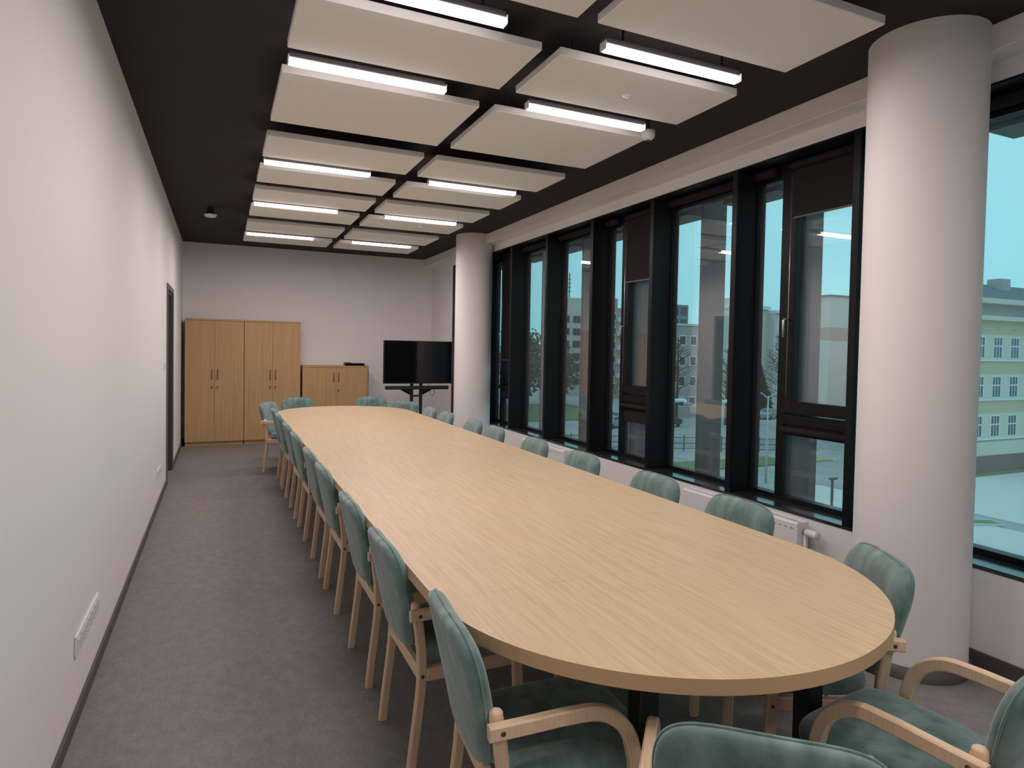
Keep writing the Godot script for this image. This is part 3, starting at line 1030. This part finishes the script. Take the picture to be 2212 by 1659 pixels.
func car(where: Vector3, turn: float, body: Material, label: String) -> void:
	var o := base("parked_car", where, turn)
	var side := [[-2.1, 0.35], [-2.15, 0.75], [-1.95, 0.95], [-1.15, 1.02], [-0.55, 1.42], [0.75, 1.45], [1.5, 1.05], [2.05, 0.92], [2.12, 0.6], [2.08, 0.35]]
	var st := begin()
	for k in side.size():
		var a: Array = side[k]
		var b: Array = side[(k + 1) % side.size()]
		var wa := 0.68 if a[1] > 1.2 else 0.86
		var wb := 0.68 if b[1] > 1.2 else 0.86
		var m := Vector3((a[0] + b[0]) / 2, (a[1] + b[1]) / 2 - 0.8, 0)
		quad(st, Vector3(a[0], a[1], -wa), Vector3(b[0], b[1], -wb), Vector3(b[0], b[1], wb), Vector3(a[0], a[1], wa), m)
		for s in [-1.0, 1.0]:
			tri(st, Vector3(a[0], a[1], s * wa), Vector3(b[0], b[1], s * wb), Vector3(0, 0.7, s * 0.86), Vector3(0, 0, s))
	put(st, "body", body, o)
	st = begin()
	for s in [-1.0, 1.0]:
		var q := [Vector3(-1.0, 1.05, s * 0.85), Vector3(-0.5, 1.38, s * 0.715), Vector3(0.7, 1.40, s * 0.715), Vector3(1.3, 1.07, s * 0.85)]
		quad(st, q[0], q[1], q[2], q[3], Vector3(0, 0, s))
	quad(st, Vector3(-1.12, 1.045, -0.72), Vector3(-0.58, 1.41, -0.6), Vector3(-0.58, 1.41, 0.6), Vector3(-1.12, 1.045, 0.72), Vector3(-1, 1, 0))
	quad(st, Vector3(1.45, 1.10, -0.72), Vector3(0.8, 1.44, -0.6), Vector3(0.8, 1.44, 0.6), Vector3(1.45, 1.10, 0.72), Vector3(1, 1, 0))
	put(st, "glazing", M.far_pane, o)
	for x in [-1.3, 1.3]:
		for s in [-1.0, 1.0]:
			st = begin(1)
			tube(st, [Vector3(x, 0.32, s * 0.7), Vector3(x, 0.32, s * 0.88)], 0.32, 14)
			put(st, "wheel", M.tyre, o)
	tag(o, label, "car")

func street_lamp(where: Vector3, h: float, reach: float, dir: Vector3, label: String) -> void:
	var o := base("street_lamp", where)
	var st := begin(1)
	tube(st, [Vector3.ZERO, Vector3(0, h, 0)], 0.085, 8, 0.05)
	put(st, "pole", M.lamp_pole, o)
	for s in [-1.0, 1.0]:
		st = begin(1)
		tube(st, [Vector3(0, h - 0.2, 0), Vector3(0, h + 0.1, 0) + dir * s * reach * 0.3, Vector3(0, h + 0.45, 0) + dir * s * reach * 0.8], 0.045, 6)
		var arm := put(st, "arm", M.lamp_pole, o)
		st = begin(1)
		tube(st, [Vector3(0, h + 0.42, 0) + dir * s * reach * 0.72, Vector3(0, h + 0.52, 0) + dir * s * reach * 0.9, Vector3(0, h + 0.47, 0) + dir * s * reach * 1.18], 0.13, 8)
		put(st, "lantern_head", M.white_trim, arm)
	tag(o, label, "street lamp")

func outdoors() -> void:
	# outer blades on the facade with the small ledges between them
	for k in range(-3, 7):
		var z := -3.30 - STEP * k + STEP
		var b := base("sun_blade", Vector3(4.265, GY, z))
		pbox("blade", M.blade, b, Vector3(-0.125, 0, -0.015), Vector3(0.125, 16.0, 0.015), 0.003)
		pbox("ledge", M.blade, b, Vector3(-0.13, 8.30, -0.72), Vector3(0.11, 8.34, -0.17))
		pbox("hood", M.blade, b, Vector3(-0.13, 10.56, -0.72), Vector3(0.11, 10.72, -0.17))
		tag(b, "dark vertical sun-shade blade outside the windows, %s from the far end" % ["tenth", "ninth", "eighth", "seventh", "sixth", "fifth", "fourth", "third", "second", "first"][k + 3], "blade", "sun-shade blades on the facade")
	var st := begin()
	span(st, Vector3(4.12, GY, BACK - 0.2), Vector3(4.13, SILL - 0.03, FRONT + 0.2))
	struct(put(st, "wall_outside", M.blade))
	# ground
	st = begin()
	span(st, Vector3(4.5, GY - 1.0, -420), Vector3(420, GY, 160))
	struct(put(st, "ground", M.asphalt), "grey street and car park outside")
	var strips := [
		["paving_area", M.paving, 8.0, -33.0, 40.0, 9.0, 0.06, "pale paved forecourt below the building"],
		["paving_area", M.paving, 42.0, -31.0, 75.0, -4.0, 0.06, "pale paved yard in front of the yellow building"],
		["grass_strip", M.grass, 46.0, -31.8, 90.0, -31.0, 0.12, "green grass strip at the foot of the yellow building"],
		["grass_strip", M.grass, 30.0, -44.0, 46.0, -40.5, 0.12, "green verge in front of the street fence"],
		["grass_patch", M.straw_grass, 46.2, -42.5, 50.5, -40.5, 0.16, "yellowish grass patch by the fence gate"],
		["grass_strip", M.grass, 20.0, -100.0, 56.0, -76.0, 0.12, "green slope beyond the street behind the parked cars"],
	]
	for s in strips:
		st = begin()
		span(st, Vector3(s[2], GY, s[3]), Vector3(s[4], GY + s[6], s[5]))
		tag(put(st, s[0], s[1]), s[7], "ground")
	for k in 3:
		var q: Array = [[Vector3(14.5, 0, -18), 0.5, 26.0, "narrow grass strip crossing the forecourt towards the street"], [Vector3(26, 0, -14.5), -0.35, 30.0, "narrow grass strip crossing the forecourt from the right"], [Vector3(31, 0, -27), -0.5, 22.0, "narrow grass strip along the car park edge"]][k]
		var o := base("grass_border", q[0] + Vector3(0, GY + 0.06, 0), q[1])
		pbox("turf", M.grass, o, Vector3(-q[2] / 2, 0, -0.45), Vector3(q[2] / 2, 0.06, 0.45))
		pbox("kerb", M.kerb, o, Vector3(-q[2] / 2, 0, 0.45), Vector3(q[2] / 2, 0.1, 0.6))
		pbox("kerb", M.kerb, o, Vector3(-q[2] / 2, 0, -0.6), Vector3(q[2] / 2, 0.1, -0.45))
		tag(o, q[3], "grass border")

	# yellow office building on the right
	var b1 := base("yellow_building", Vector3(55.0, GY, -32.0))
	tag(b1, "yellowish old building with rows of white-framed windows, seen past the near column", "building")
	pbox("wall", M.facade_yellow, b1, Vector3(0, 1.5, -8), Vector3(36, 12.6, 0))
	pbox("basement", M.facade_brown, b1, Vector3(-0.05, 0, -8), Vector3(36, 1.5, 0.12))
	pbox("ledge", M.facade_cream, b1, Vector3(-0.1, 1.5, -8), Vector3(36, 2.6, 0.2))
	pbox("cornice", M.facade_cream, b1, Vector3(-0.2, 12.5, -8), Vector3(36, 12.85, 0.5))
	pbox("attic_wall", M.facade_grey, b1, Vector3(0.1, 12.85, -7.6), Vector3(36, 13.9, -0.6))
	pbox("upper_cornice", M.facade_cream, b1, Vector3(-0.2, 13.9, -8), Vector3(36, 14.3, 0.2))
	st = begin()
	for k in 2:
		var zz := 0.2 if k == 0 else -8.0
		quad(st, Vector3(-0.2, 14.3, zz), Vector3(36, 14.3, zz), Vector3(36, 16.1, -3.9), Vector3(1.2, 16.1, -3.9), Vector3(0, 1, 1.0 if k == 0 else -1.0))
	tri(st, Vector3(-0.2, 14.3, 0.2), Vector3(-0.2, 14.3, -8), Vector3(1.2, 16.1, -3.9), Vector3(-1, 1, 0))
	put(st, "roof", M.roof_slate, b1)
	for x in [3.0, 9.0, 15.0]:
		pbox("roof_vent", M.facade_grey, b1, Vector3(x - 0.7, 15.0, -3.6), Vector3(x + 0.7, 16.5, -2.4), 0.05)
	for r in 3:
		var y := 9.4 - r * 3.22
		pbox("window_band", M.facade_cream, b1, Vector3(-0.02, y - 0.1, -1.0), Vector3(36, y + 1.95, 0.02))
		pbox("sill_course", M.white_trim, b1, Vector3(-0.04, y - 0.2, -1.0), Vector3(36, y - 0.08, 0.16))
		for k in 12:
			far_window(b1, 0.75 + k * 2.35, y, 1.25, 1.8, 3, 0.58)
	for k in 10:
		pbox("relief", M.facade_grey, b1, Vector3(1.1 + k * 2.35, 11.75, 0.0), Vector3(1.6 + k * 2.35, 11.85, 0.06))
	# pale building left of it
	var b2 := base("pale_building", Vector3(65.2, GY, -53.5))
	tag(b2, "pale plain gable wall with a pinkish band, left of the yellow building", "building")
	pbox("wall", M.facade_pale, b2, Vector3(0, 0, -3), Vector3(16, 16.3, 0))
	pbox("band", M.facade_pink, b2, Vector3(-0.02, 11.2, -3), Vector3(16, 12.7, 0.04))
	pbox("roof_edge", M.roof_slate, b2, Vector3(-0.2, 16.3, -3.2), Vector3(16.2, 16.5, 0.2))
	# cream building with cornice
	var b3 := base("cream_building", Vector3(79.0, GY, -86.5))
	tag(b3, "tall cream building with a stepped cornice behind the fir tree", "building")
	pbox("wall", M.facade_cream, b3, Vector3(0, 0, -2), Vector3(9.0, 17.2, 1.5))
	pbox("wing", M.facade_pale, b3, Vector3(9.0, 0, -2), Vector3(24, 16.6, 3.0))
	pbox("cornice", M.white_trim, b3, Vector3(-0.3, 17.2, -2.3), Vector3(9.3, 17.8, 1.9))
	pbox("parapet", M.facade_pale, b3, Vector3(0.1, 17.8, -2), Vector3(7.5, 18.9, 1.2))
	pbox("cornice", M.white_trim, b3, Vector3(9.0, 16.6, -2.3), Vector3(24.3, 17.1, 3.4))
	for k in 3:
		for r in 4:
			var p := pbox("window", M.white_trim, b3, Vector3(0.6 + k * 1.6, 2.5 + r * 3.6, 1.5), Vector3(1.5 + k * 1.6, 4.3 + r * 3.6, 1.56))
			pbox("pane", M.far_pane, p, Vector3(0.7 + k * 1.6, 2.6 + r * 3.6, 1.56), Vector3(1.4 + k * 1.6, 4.2 + r * 3.6, 1.58))
	# grey block with a glazed tower beyond it
	var b4 := base("grey_block", Vector3(58.5, GY, -77.0))
	tag(b4, "long grey apartment block behind bare trees", "building")
	pbox("wall", M.facade_grey, b4, Vector3(0.8, 0, -2), Vector3(9.0, 13.4, 1.0))
	pbox("roof_edge", M.facade_pale, b4, Vector3(0.6, 13.4, -2.2), Vector3(9.2, 13.7, 1.2))
	for k in 4:
		for r in 4:
			var p := pbox("window", M.white_trim, b4, Vector3(1.1 + k * 2.0, 1.5 + r * 3.0, 1.0), Vector3(2.3 + k * 2.0, 3.0 + r * 3.0, 1.06))
			pbox("pane", M.far_pane, p, Vector3(1.22 + k * 2.0, 1.65 + r * 3.0, 1.06), Vector3(2.18 + k * 2.0, 2.85 + r * 3.0, 1.08))
	var b7 := base("glass_tower", Vector3(94.0, GY, -122.0))
	tag(b7, "distant teal glazed tower with a stepped top", "building")
	pbox("shaft", M.facade_teal, b7, Vector3(-2, 0, -1), Vector3(5.4, 20.5, 2.0))
	pbox("top_box", M.facade_teal, b7, Vector3(-1.5, 20.5, -1), Vector3(1.4, 23.0, 1.5))
	for r in 6:
		for k in 3:
			pbox("pane", M.far_pane, b7, Vector3(-1.6 + k * 2.4, 4.0 + r * 2.8, 2.0), Vector3(0.2 + k * 2.4, 6.0 + r * 2.8, 2.05))
	# pink prefabricated block
	var b5 := base("pink_block", Vector3(69.0, GY, -111.0))
	tag(b5, "pinkish prefabricated apartment block with small white windows", "building")
	pbox("wall", M.facade_pink, b5, Vector3(0, 0, -2), Vector3(14, 18.2, 1.0))
	pbox("roof_house", M.facade_pink, b5, Vector3(1, 18.2, -1.8), Vector3(5, 20.2, 0.0))
	for k in 6:
		for r in 6:
			var p := pbox("window", M.white_trim, b5, Vector3(0.7 + k * 2.2, 1.6 + r * 2.8, 1.0), Vector3(1.9 + k * 2.2, 3.1 + r * 2.8, 1.06))
			pbox("pane", M.far_pane, p, Vector3(0.82 + k * 2.2, 1.75 + r * 2.8, 1.06), Vector3(1.78 + k * 2.2, 2.95 + r * 2.8, 1.1))
	for r in 5:
		pbox("balcony", M.white_trim, b5, Vector3(4.3, 4.2 + r * 2.8, 1.0), Vector3(4.9, 5.1 + r * 2.8, 1.9))
	var an := begin(1)
	tube(an, [Vector3(3, 20.2, -1), Vector3(3, 25.0, -1)], 0.12, 5)
	for k in 4:
		tube(an, [Vector3(2.3, 22.0 + k * 0.8, -1), Vector3(3.7, 22.0 + k * 0.8, -1)], 0.07, 4)
	put(an, "antenna", M.roof_slate, b5)
	# cream slab with dark balconies
	var b6 := base("cream_slab", Vector3(66.0, GY, -124.0))
	tag(b6, "cream apartment slab with dark window strips and roof antennas", "building")
	pbox("wall", M.facade_cream, b6, Vector3(0.4, 0, -2), Vector3(9.0, 18.6, 1.0))
	pbox("roof_house", M.facade_pale, b6, Vector3(1.0, 18.6, -1.8), Vector3(7.0, 21.0, 0.5))
	for r in 6:
		for k in 2:
			var p := pbox("window", M.facade_grey, b6, Vector3(0.9 + k * 3.6, 2.0 + r * 2.7, 1.0), Vector3(3.7 + k * 3.6, 3.6 + r * 2.7, 1.05))
			for j in 3:
				pbox("pane", M.far_pane, p, Vector3(1.0 + k * 3.6 + j * 0.92, 2.1 + r * 2.7, 1.05), Vector3(1.8 + k * 3.6 + j * 0.92, 3.5 + r * 2.7, 1.1))
	an = begin(1)
	for x in [2.5, 3.6, 4.6]:
		tube(an, [Vector3(x, 21.0, -1), Vector3(x, 26.5, -1)], 0.14, 5)
		for k in 4:
			tube(an, [Vector3(x - 0.4, 22.5 + k * 0.9, -1), Vector3(x + 0.4, 22.5 + k * 0.9, -1)], 0.08, 4)
	put(an, "antenna", M.roof_slate, b6)

	# trees
	conifer(Vector3(81.9, GY, -80.4), 8.6, 2.9, 5, "fir_tree", "dark green fir tree in front of the cream building", M.needles)
	tree_bare(Vector3(82.3, GY, -76.5), 13.0, 9, "tall bare tree right of the dark fir")
	tree_bare(Vector3(56.2, GY, -69.5), 11.5, 12, "bare tree in front of the grey block, left one")
	tree_bare(Vector3(61.5, GY, -66.0), 10.0, 17, "bare tree in front of the grey block, right one")
	tree_bare(Vector3(46.5, GY, -72.0), 9.0, 23, "bare tree on the verge near the traffic light")
	tree_bare(Vector3(61.5, GY, -56.0), 12.5, 27, "bare tree beside the pale gable wall")
	var lx := [[32.0, -82.0], [39.5, -84.0], [45.0, -92.0], [53.5, -97.0], [36.0, -100.0], [29.0, -92.0], [56.0, -104.0]]
	var lw := ["first", "second", "third", "fourth", "fifth", "sixth", "seventh"]
	for k in lx.size():
		crown(Vector3(lx[k][0], GY + 0.12, lx[k][1]), 10.5 + (k % 3) * 1.2, 3.6, 70 + k, "dark leafy tree in the park beyond the street, %s from the left" % ["second", "fourth", "fifth", "sixth", "third", "first", "seventh"][k])
	# lamps, signal, fence, cars
	street_lamp(Vector3(36.8, GY, -35.0), 6.4, 1.2, Vector3(0.911, 0, 0.412), "double-armed street lamp in front of the fir tree")
	street_lamp(Vector3(31.2, GY, -35.3), 5.6, 1.75, Vector3(0.911, 0, 0.412), "double-armed street lamp in front of the grey block")
	var tp := base("post_lamp", Vector3(22.1, GY, -17.5))
	st = begin(1)
	tube(st, [Vector3.ZERO, Vector3(0, 4.6, 0)], 0.05, 8)
	put(st, "pole", M.fence_green, tp)
	pbox("head", M.fence_green, tp, Vector3(-0.16, 4.6, -0.06), Vector3(0.22, 4.68, 0.06), 0.01)
	tag(tp, "short dark post lamp with a flat head on the forecourt", "lamp")
	var tl := base("traffic_light", Vector3(38.6, GY, -59.5))
	st = begin(1)
	tube(st, [Vector3.ZERO, Vector3(0, 4.9, 0)], 0.06, 8)
	put(st, "pole", M.lamp_pole, tl)
	pbox("signal_box", M.black_plastic, tl, Vector3(-0.17, 3.7, -0.1), Vector3(0.17, 4.6, 0.1), 0.02)
	st = begin(1)
	tube(st, [Vector3(0, 4.4, 0.1), Vector3(0, 4.4, 0.13)], 0.12, 12)
	put(st, "red_light", M.signal_red, tl)
	pbox("road_sign", M.black_plastic, tl, Vector3(0.3, 3.9, -0.03), Vector3(1.0, 4.5, 0.0), 0.01)
	tag(tl, "traffic light showing red beside a dark sign", "traffic light")
	var red := OmniLight3D.new()
	red.name = "signal_light"
	tl.add_child(red, true)
	red.position = Vector3(0, 4.4, 0.25)
	red.light_color = Color(1.0, 0.08, 0.2)
	red.light_energy = 0.3
	red.omni_range = 60.0
	red.shadow_enabled = true
	var fa := Vector3(28.0, GY, -55.4)
	var fb := Vector3(51.0, GY, -45.0)
	var fd := (fb - fa)
	var fn := base("street_fence", fa, atan2(-fd.z, fd.x))
	var fl := fd.length()
	tag(fn, "low dark green metal fence along the street", "fence")
	for k in 15:
		var x := fl * k / 14.0
		pbox("post", M.fence_green, fn, Vector3(x - 0.05, 0, -0.05), Vector3(x + 0.05, 1.5, 0.05))
	for y in [0.25, 0.75, 1.3]:
		pbox("rail", M.fence_green, fn, Vector3(0, y - 0.03, -0.02), Vector3(fl, y + 0.03, 0.02))
	st = begin()
	for k in 150:
		var x := fl * (k + 0.5) / 150.0
		span(st, Vector3(x - 0.012, 0.25, -0.01), Vector3(x + 0.012, 1.3, 0.01))
	var bars := put(st, "bars", M.fence_green, fn)
	bars.set_meta("kind", "stuff")
	car(Vector3(52.2, GY, -66.3), 0.3, M.car_dark, "dark car parked in front of the grey block")
	car(Vector3(74.0, GY, -70.8), 0.45, M.car_silver, "silver car parked below the fir tree")
	car(Vector3(78.5, GY, -70.6), 0.45, M.car_red, "red car parked beside the silver one")
	car(Vector3(44.9, GY, -67.5), 0.35, M.car_silver, "grey car driving on the street past the traffic light")
	car(Vector3(47.5, GY, -74.0), 0.3, M.car_blue, "bluish car waiting farther along the street")
	# backing trees on the horizon
	for k in 16:
		var a := deg_to_rad(22.0 + k * 3.4)
		crown(Vector3(215.0 * sin(a), GY, -215.0 * cos(a)), 12.0 + (k * 7 % 5) * 1.5, 5.6, 200 + k, "dark tree on the horizon, number %s counted from the left" % ["one", "two", "three", "four", "five", "six", "seven", "eight", "nine", "ten", "eleven", "twelve", "thirteen", "fourteen", "fifteen", "sixteen"][k])
